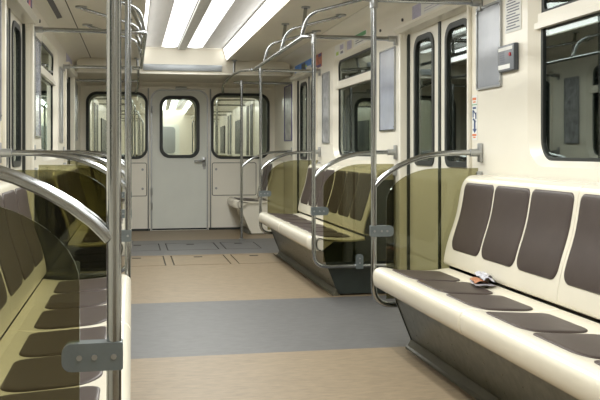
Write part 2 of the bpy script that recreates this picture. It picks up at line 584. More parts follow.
# destination strip on the bulkhead
ds = thing('display_strip', (0.0, YE, 2.1), 'long grey strip sign on the bulkhead over the end door', 'sign')
box('case', (-0.526, YE - 0.018, 2.118), (0.45, YE + 0.011, 2.196), M['display'], ds, bevel=0.006)

# ------------------------------------------------------------------ rear wall
rw = box('wall_rear', (-1.4, Y0 - 0.03, -0.01), (1.4, Y0, 2.45), M['cream'])
tag(rw, 'plain cream rear wall of the saloon', 'wall', kind='structure')


# ------------------------------------------------------------------ end wall with door and two windows
def end_wall(parent_kind, y, name, label):
    loops = [rrect(-1.36, 1.36, -0.012, 2.10, 0), rrect(-0.40, 0.40, 0.004, 1.985, [0, 0, 0.14, 0.14], 7)]
    for s in (-1, 1):
        loops.append(rrect(min(s * 0.455, s * 1.275), max(s * 0.455, s * 1.275), 1.02, 1.935, 0.14, 7))
    wl = plate(name, loops, 0.04, lambda a, b, c: Vector((a, y + c, b)), M['cream_brightened'])
    return tag(wl, label, 'wall', kind='structure')


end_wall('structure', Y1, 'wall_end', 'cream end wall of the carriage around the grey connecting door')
for s in (-1, 1):
    num['window'] += 1
    w_ = thing(f'window_{num["window"]}', (s * 0.865, Y1, 1.02), f'rounded end window {"left" if s < 0 else "right"} of the grey connecting door', 'window', kind='structure')
    a0, a1 = sorted((s * 0.455, s * 1.275))
    plate('gasket', [rrect(a0 - 0.012, a1 + 0.012, 1.008, 1.947, 0.15, 7), rrect(a0 + 0.025, a1 - 0.025, 1.045, 1.91, 0.12, 7)], 0.03,
          lambda a, b, c: Vector((a, Y1 - 0.012 + c, b)), M['rubber'], w_)
    plate('pane', [rrect(a0 + 0.01, a1 - 0.01, 1.03, 1.925, 0.13, 7)], 0.008, lambda a, b, c: Vector((a, Y1 + 0.008 + c, b)), M['winend'], w_)
    # inspection hatch under the window
    h = thing('wall_hatch', (s * 0.78, Y1, 0.49), f'square cream inspection hatch under the {"left" if s < 0 else "right"} end window', 'hatch')
    b0, b1 = sorted((s * 0.465, s * 1.085))
    plate('recess', [rrect(b0 - 0.008, b1 + 0.008, 0.485, 0.955, 0.025, 4), rrect(b0, b1, 0.493, 0.947, 0.02, 4)], 0.004, lambda a, b, c: Vector((a, Y1 - 0.0045 + c, b)), M['joint'], h)
    plate('cover', [rrect(b0, b1, 0.493, 0.947, 0.02, 4)], 0.008, lambda a, b, c: Vector((a, Y1 - 0.0085 + c, b)), M['cream_brightened'], h)
    xk = b0 + 0.05 if s > 0 else b1 - 0.05
    for z in (0.59, 0.86):
        tube('lock', [(xk, Y1 - 0.014, z), (xk, Y1 - 0.006, z)], 0.017, M['steel_dull'], h, 10)
    # steel cover strip beside the door
    t_ = box(f'trim_{1 if s < 0 else 2}', (s * 0.425, Y1 - 0.012, 0.0), (s * 0.445, Y1 - 0.0005, 2.0), M['steel_dull'], bevel=0.004)
    tag(t_, f'thin steel cover strip {"left" if s < 0 else "right"} of the connecting door', 'trim', kind='structure')
    b_ = box(f'baseboard_end_{SIDE[s]}', (min(s * 0.41, s * 1.36), Y1 - 0.012, 0.0), (max(s * 0.41, s * 1.36), Y1 - 0.0005, 0.03), M['rubber'])
    tag(b_, f'dark base strip of the end wall on the {SIDE[s]} side', 'baseboard', kind='structure')
num['door'] += 1
ed = thing(f'door_{num["door"]}', (0, Y1, 0), 'pale blue-grey connecting door with a rounded window in the end wall', 'door', kind='structure')
plate('door_frame', [rrect(-0.404, 0.404, -0.002, 1.989, [0, 0, 0.143, 0.143], 7), rrect(-0.382, 0.382, -0.001, 1.967, [0, 0, 0.127, 0.127], 7)], 0.02,
      lambda a, b, c: Vector((a, Y1 - 0.01 + c, b)), M['steel_dull'], ed)
dl = plate('door_leaf', [rrect(-0.38, 0.38, 0.03, 1.965, [0, 0, 0.125, 0.125], 7), rrect(-0.265, 0.265, 1.035, 1.885, 0.13, 7)], 0.03,
           lambda a, b, c: Vector((a, Y1 - 0.016 + c, b)), M['door_blue'], ed)
plate('gasket', [rrect(-0.28, 0.28, 1.02, 1.90, 0.14, 7), rrect(-0.235, 0.235, 1.065, 1.855, 0.11, 7)], 0.02,
      lambda a, b, c: Vector((a, Y1 - 0.027 + c, b)), M['rubber'], dl)
plate('pane', [rrect(-0.26, 0.26, 1.04, 1.88, 0.125, 7)], 0.008, lambda a, b, c: Vector((a, Y1 - 0.006 + c, b)), M['winend'], dl)
box('window_catch', (-0.03, Y1 - 0.03, 1.845), (0.03, Y1 - 0.012, 1.89), M['rubber'], dl, bevel=0.004)
hd = tube('handle', fillet([(0.345, Y1 - 0.02, 0.985), (0.345, Y1 - 0.075, 0.985), (0.20, Y1 - 0.075, 0.975)], 0.02), 0.012, M['steel'], dl)
box('escutcheon', (0.32, Y1 - 0.024, 0.90), (0.37, Y1 - 0.014, 1.03), M['steel_dull'], dl, bevel=0.004)
tube('key_lock', [(0.345, Y1 - 0.035, 0.88), (0.345, Y1 - 0.016, 0.88)], 0.02, M['steel_dull'], dl, 10)
for z in (0.35, 0.55, 1.7):
    tube('hinge', [(-0.388, Y1 - 0.022, z - 0.05), (-0.388, Y1 - 0.022, z + 0.05)], 0.012, M['steel_dull'], ed, 8)
tc_ = box('trim_3', (-1.30, Y1 - 0.03, 2.005), (1.30, Y1 - 0.001, 2.035), M['cream_brightened'], bevel=0.006)
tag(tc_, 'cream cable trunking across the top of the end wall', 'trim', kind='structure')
sl = box('door_closer', (-0.06, Y1 - 0.05, 1.985), (0.10, Y1 - 0.005, 2.03), M['steel_dull'], bevel=0.008)
tag(sl, 'small steel closer box over the connecting door', 'door closer')

# ------------------------------------------------------------------ benches
SEAT = [(0.735, 0.350), (0.700, 0.352), (0.677, 0.362), (0.667, 0.385), (0.664, 0.42), (0.669, 0.445), (0.685, 0.461), (0.712, 0.467), (0.745, 0.463),
        (0.80, 0.453), (0.88, 0.446), (0.96, 0.442), (1.03, 0.443), (1.085, 0.449), (1.115, 0.452)]
BACK = [(1.150, 0.463), (1.118, 0.466), (1.104, 0.480), (1.104, 0.510), (1.110, 0.55), (1.120, 0.60), (1.137, 0.66), (1.157, 0.72), (1.174, 0.78), (1.186, 0.84), (1.194, 0.89),
        (1.201, 0.93), (1.209, 0.957), (1.223, 0.974), (1.245, 0.982), (1.30, 0.984), (1.345, 0.984)]


def catmull(prof, n=4):
    out = []
    P = [Vector((x, z)) for x, z in prof]
    for i in range(len(P) - 1):
        p0, p1, p2, p3 = P[max(0, i - 1)], P[i], P[i + 1], P[min(len(P) - 1, i + 2)]
        for k in range(n):
            t = k / n
            out.append(0.5 * ((2 * p1) + (p2 - p0) * t + (2 * p0 - 5 * p1 + 4 * p2 - p3) * t * t + (3 * p1 - p0 - 3 * p2 + p3) * t ** 3))
    out.append(P[-1])
    return out


SEATF, BACKF = catmull(SEAT, 3), catmull(BACK, 3)


def arc(prof):
    L = [0.0]
    for i in range(1, len(prof)):
        L.append(L[-1] + (prof[i] - prof[i - 1]).length)
    return L


def at_arc(prof, L, t):
    t = max(0.0, min(L[-1], t))
    for i in range(1, len(L)):
        if t <= L[i]:
            k = (t - L[i - 1]) / max(1e-9, L[i] - L[i - 1])
            p = prof[i - 1].lerp(prof[i], k)
            d = (prof[i] - prof[i - 1]).normalized()
            return p, d
    return prof[-1], (prof[-1] - prof[-2]).normalized()


def sheet(name, rows, thick_dir, mat, parent):
    """Grid of world points (rows of equal length) closed into a thin solid by offset rows."""
    n, m = len(rows), len(rows[0])
    vs = [p for r in rows for p in r] + [p + d for r, dr in zip(rows, thick_dir) for p, d in zip(r, dr)]
    N = n * m
    fs = []
    for i in range(n - 1):
        for j in range(m - 1):
            a = i * m + j
            fs.append((a, a + 1, a + m + 1, a + m))
            fs.append((N + a, N + a + m, N + a + m + 1, N + a + 1))
    for j in range(m - 1):
        a, b = j, (n - 1) * m + j
        fs.append((a, N + a, N + a + 1, a + 1))
        fs.append((b, b + 1, N + b + 1, N + b))
    for i in range(n - 1):
        a, b = i * m, i * m + m - 1
        fs.append((a, a + m, N + a + m, N + a))
        fs.append((b, N + b, N + b + m, b + m))
    return pyd(name, vs, fs, mat, parent, smooth=True, angle=50)


def pad(name, loop, prof, L, y0, s, mat, parent, h=0.007):
    """Upholstered pad: loop in (y, arc) about its centre, laid on the shell profile."""
    cy = sum(p[0] for p in loop) / len(loop)
    ct = sum(p[1] for p in loop) / len(loop)
    n = len(loop)
    scales = [(1.0, -0.004), (1.0, h * 0.45), (0.975, h * 0.85), (0.93, h), (0.8, h * 1.05), (0.6, h * 1.05), (0.4, h * 1.05), (0.2, h * 1.05)]
    vs = []
    for sc, hh in scales:
        for (y, t) in loop:
            yy, tt = cy + (y - cy) * sc, ct + (t - ct) * sc
            p, d = at_arc(prof, L, tt)
            nx, nz = -d.y, d.x            # left normal of the profile direction points to the sitter
            vs.append(Vector((s * (p.x + nx * hh), y0 + yy, p.y + nz * hh)))
    p, d = at_arc(prof, L, ct)
    vs.append(Vector((s * (p.x - d.y * h), y0 + cy, p.y + d.x * h)))
    fs = []
    for k in range(len(scales) - 1):
        for i in range(n):
            j = (i + 1) % n
            fs.append((k * n + i, k * n + j, (k + 1) * n + j, (k + 1) * n + i))
    k = (len(scales) - 1) * n
    for i in range(n):
        fs.append((k + i, k + (i + 1) % n, len(vs) - 1))
    return pyd(name, vs, fs, mat, parent, smooth=True, angle=70)


LS, LB = arc(SEATF), arc(BACKF)


def arc_of(prof, L, x=None, z=None, lo=0):
    best = None
    for i, p in enumerate(prof):
        e = abs(p.x - x) if x is not None else abs(p.y - z)
        if L[i] >= lo and (best is None or e < best[0]):
            best = (e, L[i])
    return best[1]


TS0 = arc_of(SEATF, LS, x=0.752, lo=LS[len(LS) // 2 - 6])
TS1 = arc_of(SEATF, LS, x=1.025, lo=LS[len(LS) // 2])
TB0 = arc_of(BACKF, LB, z=0.560)
TB1 = arc_of(BACKF, LB, z=0.938)


def bench(s, yc, seats, label, base_mat, end_mat, UL=1.345, per=3):
    """seats: 6 (two moulded units of three) or 3"""
    units = seats // per
    half = units * UL / 2
    b = thing('bench', (s * 1.0, yc, 0), label, 'bench')
    for u in range(units):
        ya = yc - half + u * UL + 0.0015
        yb = ya + UL - 0.003
        cut = 0.07
        first, last = (u == 0), (u == units - 1)

        def rnd(y, r, big_a, big_b):
            """how far the corner rounding pulls back at station y (0..r)"""
            da, db = y - ya, yb - y
            ra, rb = (r if big_a else 0.012), (r if big_b else 0.012)
            o = 0
            if da < ra:
                o = max(o, ra - sqrt(max(0, ra * ra - (ra - da) ** 2)))
            if db < rb:
                o = max(o, rb - sqrt(max(0, rb * rb - (rb - db) ** 2)))
            return o
        st = [0, 0.001, 0.003, 0.006, 0.012, 0.02, 0.03, 0.045, 0.06, 0.08]
        ys = [ya + q for q in st] + [ya + UL * 0.35, ya + UL * 0.65] + [yb - q for q in reversed(st)]
        # seat half of the shell
        rows, th = [], []
        for y in ys:
            o = rnd(y, 0.06, first, last)
            row, tr = [], []
            for i, p in enumerate(SEATF):
                k = max(0.0, min(1.0, (0.80 - p.x) / 0.12))
                row.append(Vector((s * (p.x + o * k), y, p.y - (o * 0.25 if p.y > 0.40 else 0))))
                d = SEATF[min(i + 1, len(SEATF) - 1)] - SEATF[max(0, i - 1)]
                d.normalize()
                tr.append(Vector((s * d.y, 0, -d.x)) * 0.010)
            rows.append(row)
            th.append(tr)
        ss = sheet('seat_shell', rows, th, M['shell'], b)
        for end, row in ((first, rows[0]), (last, rows[-1])):
            if end:      # closed nose of the seat at the outer ends
                pts = [q for q in row if abs(q.x) < 0.90]
                dy = 0.004 if row is rows[0] else -0.004
                pts2 = [q + Vector((0, dy, 0)) for q in pts]
                m_ = len(pts)
                pyd('end_cap', pts + pts2, [tuple(range(m_)), tuple(range(m_, 2 * m_))] + [(i_, (i_ + 1) % m_, m_ + (i_ + 1) % m_, m_ + i_) for i_ in range(m_)], M['shell'], ss)
        rows, th = [], []
        zb, zt = BACK[0][1], BACK[-1][1]
        for y in ys:
            o = rnd(y, 0.08, first, last)
            row, tr = [], []
            for i, p in enumerate(BACKF):
                row.append(Vector((s * p.x, y, zb + (p.y - zb) * (zt - o - zb) / (zt - zb))))
                d = BACKF[min(i + 1, len(BACKF) - 1)] - BACKF[max(0, i - 1)]
                d.normalize()
                tr.append(Vector((s * d.y, 0, -d.x)) * 0.010)
            rows.append(row)
            th.append(tr)
        bs = sheet('back_shell', rows, th, M['shell'], b)
        m0 = 0.075 if first else 0.014
        m1 = 0.075 if last else 0.014
        for k in range(per):
            pit = (UL - 0.006 - m0 - m1) / per
            y0 = ya + m0 + (k + 0.5) * pit
            hw = pit / 2 - 0.0100
            hw -= 0.006
            lp = rrect(-hw, hw, TS0, TS1, [0.07, 0.07, 0.055, 0.055], 6)
            # front edge dips in an easy wave between neighbours
            lp = [(y, t + 0.018 * (1 - min(1, (t - TS0) / 0.12)) * (1 - cos(2 * pi * (y + hw) / (2 * hw))) * 0.0) for y, t in lp]
            pad('seat_pad', lp, SEATF, LS, y0, s, M['pad'], ss)
            hw += 0.006
            lp = []
            for y, t in rrect(-hw, hw, TB0, TB1, [0.055, 0.055, 0.035, 0.035], 7):
                q = (t - TB0) / (TB1 - TB0)
                lp.append((y * (1 - 0.02 * sin(pi * q)), t))
            # densify the long sides so the pad follows the curved back
            dens = []
            for i in range(len(lp)):
                a, c = lp[i], lp[(i + 1) % len(lp)]
                L_ = math.dist(a, c)
                m = max(1, int(L_ / 0.035))
                for q in range(m):
                    dens.append((a[0] + (c[0] - a[0]) * q / m, a[1] + (c[1] - a[1]) * q / m))
            pad('back_pad', dens, BACKF, LB, y0, s, M['pad'], bs)
    # base: sloping front panel, ends, skirting
    e = half - 0.04
    prism('base_panel', [(0.785, 0.352), (0.812, 0.262), (0.912, 0.012), (0.928, 0.012), (0.828, 0.265), (0.805, 0.352)], yc - e, yc + e, base_mat, b, s=s)
    prism('skirting', [(0.862, 0.0), (0.864, 0.010), (0.876, 0.016), (0.894, 0.050), (0.90, 0.050), (0.92, 0.0)], yc - e - 0.012, yc + e + 0.012, M['skirting'], b, s=s)
    for q in (-1, 1):
        lp = [(0.775, 0.012), (0.89, 0.012), (1.355, 0.012), (1.355, 0.965), (1.262, 0.965), (1.226, 0.94), (1.205, 0.86), (1.175, 0.72), (1.135, 0.60), (1.122, 0.50), (1.125, 0.445),
              (1.05, 0.428), (0.90, 0.425), (0.79, 0.425), (0.785, 0.36), (0.806, 0.262), (0.906, 0.012)]
        lp = [(max(x, 0.906) if z < 0.02 else x, z) for x, z in lp]
        lp = [(0.908, 0.012)] + lp[2:-1]
        yq = yc + q * (e + 0.006)
        plate('end_panel', [lp], 0.012, lambda a, b_, c: Vector((s * a, yq - 0.006 + c, b_)), end_mat, b)
    # small drain rivets on the sloping base
    for k in range(units * 7):
        y = yc - e + 0.12 + k * 0.19
        for (f, dx) in ((0.25, 0.0), (0.62, 0.06)):
            x = 0.812 + (0.912 - 0.812) * f
            z = 0.262 + (0.012 - 0.262) * f
            if y + dx < yc + e:
                vs, fs = tube_geo([(s * (x - 0.004), y + dx, z - 0.002), (s * (x + 0.004), y + dx, z + 0.002)], 0.0045, 6)
                pyd('rivet', vs, fs, M['bolt'], b)
    return b


bench(1, 3.36, 6, 'long six-seat bench in the right foreground, a crumpled wrapper lying on it', M['dark_base'], M['end_dark'])
bench(1, 7.80, 6, 'long six-seat bench on the right beyond the middle doors, its back panels seen through glass', M['dark_base'], M['end_dark'])
bench(1, 11.84, 2, 'short two-seat cream-sided bench in the far right corner by the end wall', M['cream'], M['cream'], 0.82, 2)
bench(-1, 3.36, 6, 'long six-seat bench in the left foreground behind the nearest glass screen', M['dark_base'], M['end_dark'])
bench(-1, 7.80, 6, 'long six-seat bench on the left beyond the middle doors', M['dark_base'], M['end_dark'])
bench(-1, 11.84, 2, 'short two-seat bench in the far left corner by the end wall', M['cream'], M['cream'], 0.82, 2)

# ------------------------------------------------------------------ partitions: pole, curved arm, glass screen
RT = 0.0165


def partition(s, y, inward, label, screen=True, to_floor=False):
    px = 0.683 if (s < 0 and y > 3) else 0.70
    """inward = +1 when the bench lies at larger y"""
    p = thing('partition', (s * px, y, 0), label, 'partition')
    top = 1.985
    if to_floor:
        pts = [(s * px, y, top), (s * px, y, 0.0)]
        tube('pole', pts, RT, M['steel'], p)
        tube('floor_flange', [(s * px, y, 0.012), (s * px, y, 0.0)], 0.036, M['steel_dull'], p)
    else:
        pts = fillet([(s * px, y, top), (s * px, y, 0.235), (s * 1.345, y, 0.235)], 0.11, 8)
        tube('pole', pts, RT, M['steel'], p)
    # curved arm from pole to wall
    crv = [(0.008, 0.922), (0.016, 0.932), (0.045, 0.962), (0.093, 0.999), (0.15, 1.033), (0.214, 1.062), (0.275, 1.082), (0.336, 1.095), (0.41, 1.105), (0.48, 1.109), (0.56, 1.11), (0.645, 1.11)]
    tube('arm_rail', [(s * (px + a), y, z) for a, z in crv], RT * 0.96, M['steel'], p)
    tube('arm_socket', [(s * 1.285, y, 1.11), (s * 1.345, y, 1.11)], 0.023, M['steel_dull'], p)
    box('wall_bracket', (s * 1.338, y - 0.02, 1.055), (s * 1.358, y + 0.02, 1.165), M['steel_dull'], p, bevel=0.004)
    # collars
    for z in (1.985,):
        tube('collar', [(s * px, y, z - 0.045), (s * px, y, z + 0.024)], 0.0225, M['steel_dull'], p)
    if screen:
        lp = [(0.075, 0.27)]
        for k in range(13):
            t = 0.5 * pi * k / 12
            lp.append((0.075 + 0.315 * (1 - cos(t)), 0.82 + 0.20 * sin(t)))
        lp += [(0.635, 1.02), (0.635, 0.27)]
        plate('glass_screen', [[(px + a, z) for a, z in lp]], 0.008, lambda a, b, c: Vector((s * a, y - 0.004 + c, b)), M['tint'], p, side=M['edge'])
        cl = plate('clamp', [rrect(px - 0.020, px + 0.113, 0.630, 0.692, [0.005, 0.022, 0.022, 0.005], 5)], 0.04, lambda a, b, c: Vector((s * a, y - 0.020 + c, b)), M['clamp'], p)
        for a in (px, px + 0.042, px + 0.075):
            for f in (-1, 1):
                tube('bolt', [(s * a, y + f * 0.019, 0.661), (s * a, y + f * 0.0235, 0.661)], 0.0065, M['steel_dull'], cl, 8)
        cl = plate('clamp', [rrect(1.03, 1.085, 0.215, 0.325, [0.006, 0.006, 0.02, 0.02], 5)], 0.05, lambda a, b, c: Vector((s * a, y - 0.025 + c, b)), M['clamp'], p)
        for z in (0.26, 0.295):
            for f in (-1, 1):
                tube('bolt', [(s * 1.057, y + f * 0.026, z), (s * 1.057, y + f * 0.031, z)], 0.007, M['steel_dull'], cl, 8)
        box('edge_clip', (s * 1.325, y - 0.012, 0.93), (s * 1.358, y + 0.012, 1.0), M['steel_dull'], p, bevel=0.003)
    return p


partition(1, 4.76, -1, 'steel pole with curved arm and tinted screen at the far end of the foreground right bench')
partition(1, 6.42, 1, 'steel pole and tinted screen at the near end of the right bench past the middle doors')
partition(1, 9.18, -1, 'steel pole and tinted screen at the far end of the right bench past the middle doors')
partition(1, 10.82, 1, 'floor-standing steel pole with curved arm, no screen, beside the far right corner bench', screen=False, to_floor=True)
partition(-1, 1.985, 1, 'nearest steel pole on the left with clamp and tinted screen')
partition(-1, 4.76, -1, 'second-nearest steel pole on the left, tinted screen at the far end of the foreground bench')
partition(-1, 6.42, 1, 'steel pole and tinted screen at the near end of the left bench past the middle doors')
partition(-1, 9.18, -1, 'steel pole and tinted screen at the far end of the left bench past the middle doors')
partition(-1, 10.82, 1, 'floor-standing steel pole with curved arm beside the far left corner bench', screen=False, to_floor=True)


# ------------------------------------------------------------------ overhead rails
def overhead(s, ya, yb, nodes, label):
    yc = (ya + yb) / 2
    rx = 0.62 if s > 0 else 0.565
    o = thing('overhead_rail', (s * rx, yc, 2.0), label, 'handrail')
    z = 1.992
    pts = [(s * 1.345, ya, z), (s * rx, ya, z), (s * rx, yb, z), (s * 1.345, yb, z)]
    tube('rail', fillet(pts, 0.07, 6), RT, M['steel'], o)
    for y in (ya, yb):
        tube('wall_socket', [(s * 1.29, y, z), (s * 1.345, y, z)], 0.023, M['steel_dull'], o)
        box('wall_bracket', (s * 1.338, y - 0.018, z - 0.05), (s * 1.358, y + 0.018, z + 0.022), M['steel_dull'], o, bevel=0.004)
    for y in nodes:
        # curved arm from the rail up and out to the side ceiling
        pts = [(s * rx, y, z), (s * (rx + 0.04), y - 0.06, 2.17), (s * 1.045, y - 0.42, 2.245), (s * 1.06, y - 0.43, 2.262)]
        tube('arm', fillet(pts, [0, 0.13, 0.02, 0], 7), 0.013, M['steel'], o, 10)
        tube('ceiling_flange', [(s * 1.055, y - 0.425, 2.262), (s * 1.055, y - 0.425, 2.25)], 0.045, M['steel_dull'], o, 14)
        if y in (8.40, 2.8):
            continue
        tube('stanchion', [(s * (rx + 0.01), y + 0.02, z), (s * 0.69, y + 0.17, 2.262)], 0.0145, M['steel'], o, 10)
        tube('ceiling_flange', [(s * 0.69, y + 0.17, 2.262), (s * 0.69, y + 0.17, 2.25)], 0.036, M['steel_dull'], o, 14)
    return o


for s in (1, -1):
    n = SIDE[s]
    rx = 0.60
    overhead(s, 6.42, 9.18, (6.50, 7.42, 8.40), f'overhead steel handrail on the {n} above the bench past the middle doors')
    overhead(s, 1.985, 4.76, (2.8, 3.7), f'overhead steel handrail above the {n} foreground bench')
    o = thing('overhead_rail', (s * rx, 10.8, 2.0), f'bowed overhead steel handrail reaching the end wall on the {n}', 'handrail')
    crv = [(0.60, 9.2, 1.992), (0.60, 9.5, 2.02), (0.59, 10.0, 2.06), (0.585, 10.6, 2.078), (0.58, 11.2, 2.075), (0.575, 11.7, 2.05), (0.58, 12.0, 2.005), (0.60, 12.15, 1.96), (0.61, 12.243, 1.94)]
    tube('rail', [(s * a, b, c) for a, b, c in crv], RT, M['steel'], o)
    tube('cross_rail', [(s * 1.345, 10.82, 1.985), (s * rx, 10.82, 1.985)], RT, M['steel'], o)
    tube('stanchion', [(s * 0.59, 10.70, 2.078), (s * rx, 10.74, 2.262)], 0.0145, M['steel'], o, 10)
    tube('ceiling_flange', [(s * rx, 10.74, 2.262), (s * rx, 10.74, 2.25)], 0.036, M['steel_dull'], o, 14)

# ------------------------------------------------------------------ wall fittings


def wall_sheet(name, s, ya, yb, za, zb, mat, label, cat, frame=True, x=HALF, fmat=None, t=0.012):
    p = thing(name, (s * x, (ya + yb) / 2, za), label, cat)
    f = 0.012
    if frame:
        plate('frame', [rrect(ya, yb, za, zb, 0.012, 3), rrect(ya + f, yb - f, za + f, zb - f, 0.004, 2)], t, lambda a, b, c: Vector((s * (x - 0.001 - c), a, b)), fmat or M['steel_dull'], p)
        box('sheet', (s * (x - 0.001), ya + f, za + f), (s * (x - 0.006), yb - f, zb - f), mat, p)
        for (yy, zz) in ((ya, za), (yb, za), (ya, zb), (yb, zb)):
            sy, sz = (1 if yy == ya else -1), (1 if zz == za else -1)
            tube('screw', [(s * (x - t), yy + sy * 0.012, zz + sz * 0.03), (s * (x - t - 0.004), yy + sy * 0.012, zz + sz * 0.03)], 0.006, M['bolt'], p, 8)
    else:
        box('sheet', (s * (x - 0.0005), ya, za), (s * (x - 0.0035), yb, zb), mat, p)
    return p


wall_sheet('poster_frame', 1, 4.475, 4.82, 1.48, 1.965, M['poster_grey'], 'grey glossy framed poster beside the speaker box, between middle door and near right window', 'poster')
wall_sheet('poster_frame', 1, 6.44, 6.86, 1.28, 1.94, M['poster'], 'tall grey-blue framed poster behind the right pole, just past the middle door', 'poster', fmat=M['steel'])
wall_sheet('poster_frame', 1, 8.72, 9.05, 1.20, 1.95, M['ad_photo'], 'narrow framed photo poster on the right wall beside the far window', 'poster')
p = wall_sheet('poster_frame', 1, 10.85, 11.40, 1.25, 1.98, M['ad_photo'], 'dark violet-edged framed poster on the right wall past the farthest door', 'poster', fmat=M['ad_violet'])
wall_sheet('poster_frame', -1, 6.50, 6.87, 1.22, 1.96, M['poster'], 'tall framed poster on the left wall just past the middle door', 'poster', fmat=M['steel'])
wall_sheet('poster_frame', -1, 4.42, 4.84, 1.28, 1.95, M['poster'], 'grey-blue framed poster at the left margin beside the near left window', 'poster')
wall_sheet('poster_frame', -1, 8.72, 9.05, 1.20, 1.95, M['ad_photo'], 'narrow framed photo poster on the left wall beside the far window', 'poster')
wall_sheet('poster_frame', -1, 10.85, 11.40, 1.25, 1.98, M['ad_photo'], 'framed poster on the left wall past the farthest door', 'poster')

# rules sheet: rows of small print
rs = wall_sheet('notice_sheet', 1, 4.235, 4.43, 1.765, 1.985, M['paper'], 'white notice sheet of small print on the right wall over the speaker box', 'notice', frame=False)
for k in range(13):
    z = 1.972 - k * 0.0155
    a, b = ((4.25, 4.415), (4.262, 4.41), (4.255, 4.40), (4.30, 4.415))[k % 4]
    box('print_line', (1.3566, a, z - 0.0065), (1.3561, b, z), M['ink'], rs)

# speaker box with red button
ib = thing('speaker_box', (1.36, 4.35, 1.555), 'small grey passenger speaker box with a red button on the right wall', 'intercom')
box('case', (1.334, 4.265, 1.552), (1.359, 4.475, 1.698), M['box_side'], ib, bevel=0.006)
box('face', (1.330, 4.269, 1.556), (1.3345, 4.471, 1.694), M['box_grey'], ib, bevel=0.002)
box('name_plate', (1.3285, 4.285, 1.666), (1.3302, 4.460, 1.684), M['paper'], ib)
box('name_plate', (1.3285, 4.315, 1.566), (1.3302, 4.460, 1.590), M['paper'], ib)
for k in range(5):
    box('speaker_slot', (1.329, 4.38, 1.602 + k * 0.0125), (1.3302, 4.44, 1.606 + k * 0.0125), M['ink'], ib)
tube('button', [(1.331, 4.31, 1.640), (1.324, 4.31, 1.640)], 0.010, M['red'], ib, 12)

# vertical sticker by the door
vs_ = thing('door_sticker', (1.358, 4.8610, 1.19), 'narrow white sticker with navy arrow lettering beside the middle door', 'sticker')
box('backing', (1.3570, 4.8260, 1.185), (1.3592, 4.9047, 1.455), M['paper'], vs_)
X = (1.3571, 1.3563)


def mark(z0, z1, y0, y1, m):
    box('mark', (X[0], y0, z0), (X[1], y1, z1), m, vs_)


mark(1.425, 1.440, 4.8382, 4.8942, M['ink_orange'])
mark(1.410, 1.418, 4.8470, 4.8855, M['ink_orange'])
mark(1.395, 1.400, 4.8277, 4.9030, M['ad_green'])
mark(1.210, 1.222, 4.8347, 4.8977, M['ink_orange'])
mark(1.198, 1.205, 4.8470, 4.8855, M['ink_orange'])
for pts in ([(4.8907, 1.384), (4.8417, 1.384), (4.8417, 1.372), (4.8907, 1.372)], [(4.8942, 1.366), (4.8767, 1.366), (4.8347, 1.338), (4.8522, 1.338)],
            [(4.8942, 1.366), (4.8767, 1.366), (4.8767, 1.322), (4.8942, 1.322)], [(4.8522, 1.350), (4.8347, 1.350), (4.8347, 1.312), (4.8522, 1.312)],
            [(4.8942, 1.312), (4.8767, 1.318), (4.8382, 1.296), (4.8557, 1.290)]):
    plate('mark', [pts], 0.0006, lambda a, b, c: Vector((X[1] - 0.0001 + c, a, b)), M['ink_blue'], vs_)
plate('arrow', [[(4.8610, 1.228), (4.8925, 1.252), (4.8732, 1.252), (4.8732, 1.300), (4.8487, 1.300), (4.8487, 1.252), (4.8295, 1.252)]], 0.0006, lambda a, b, c: Vector((X[1] - 0.0001 + c, a, b)), M['ink_blue'], vs_)


# adverts on the cove: lie along its slope
def cove_pt(q):
    prof = [(1.163, 2.266), (1.215, 2.262), (1.265, 2.250), (1.31, 2.232), (1.345, 2.208), (1.36, 2.185)]
    P = [Vector(p) for p in prof]
    L = arc(P)
    p, d = at_arc(P, L, L[-1] * q)
    return p, d


def cove_ad(name, s, ya, yb, q0, q1, mat, label, cat='advert', extra=()):
    t = thing(name, (s * 1.27, (ya + yb) / 2, 2.1), label, cat)

    def piece(nm, y0, y1, a, b, m, h0, h1):
        vs = []
        n = 5
        for k in range(n):
            p, d = cove_pt(a + (b - a) * k / (n - 1))
            nx, nz = d.y, -d.x          # towards the saloon
            for h in (h0, h1):
                for y in (y0, y1):
                    vs.append(Vector((s * (p.x + nx * h), y, p.y + nz * h)))
        fs = []
        for k in range(n - 1):
            o = k * 4
            fs += [(o, o + 1, o + 5, o + 4), (o + 2, o + 6, o + 7, o + 3), (o, o + 4, o + 6, o + 2), (o + 1, o + 3, o + 7, o + 5)]
        fs += [(0, 2, 3, 1), (n * 4 - 4, n * 4 - 3, n * 4 - 1, n * 4 - 2)]
        return pyd(nm, vs, fs, m, t)
    piece('sheet', ya, yb, q0, q1, mat, 0.001, 0.004)
    for (nm, y0, y1, a, b, m) in extra:
        piece(nm, ya + (yb - ya) * y0, ya + (yb - ya) * y1, q0 + (q1 - q0) * a, q0 + (q1 - q0) * b, m, 0.0045, 0.0055)
    return t


def wall_ad(s, ya, yb, za, zb, mat, label, extra=()):
    t = wall_sheet('wall_advert', s, ya, yb, za, zb, mat, label, 'advert', frame=False)
    for (y0, y1, a, b, m) in extra:        # fractions: y from the near end, z from the bottom
        box('print', (s * (HALF - 0.0036), ya + (yb - ya) * y0, za + (zb - za) * a), (s * (HALF - 0.0042), ya + (yb - ya) * y1, za + (zb - za) * b), m, t)
    return t


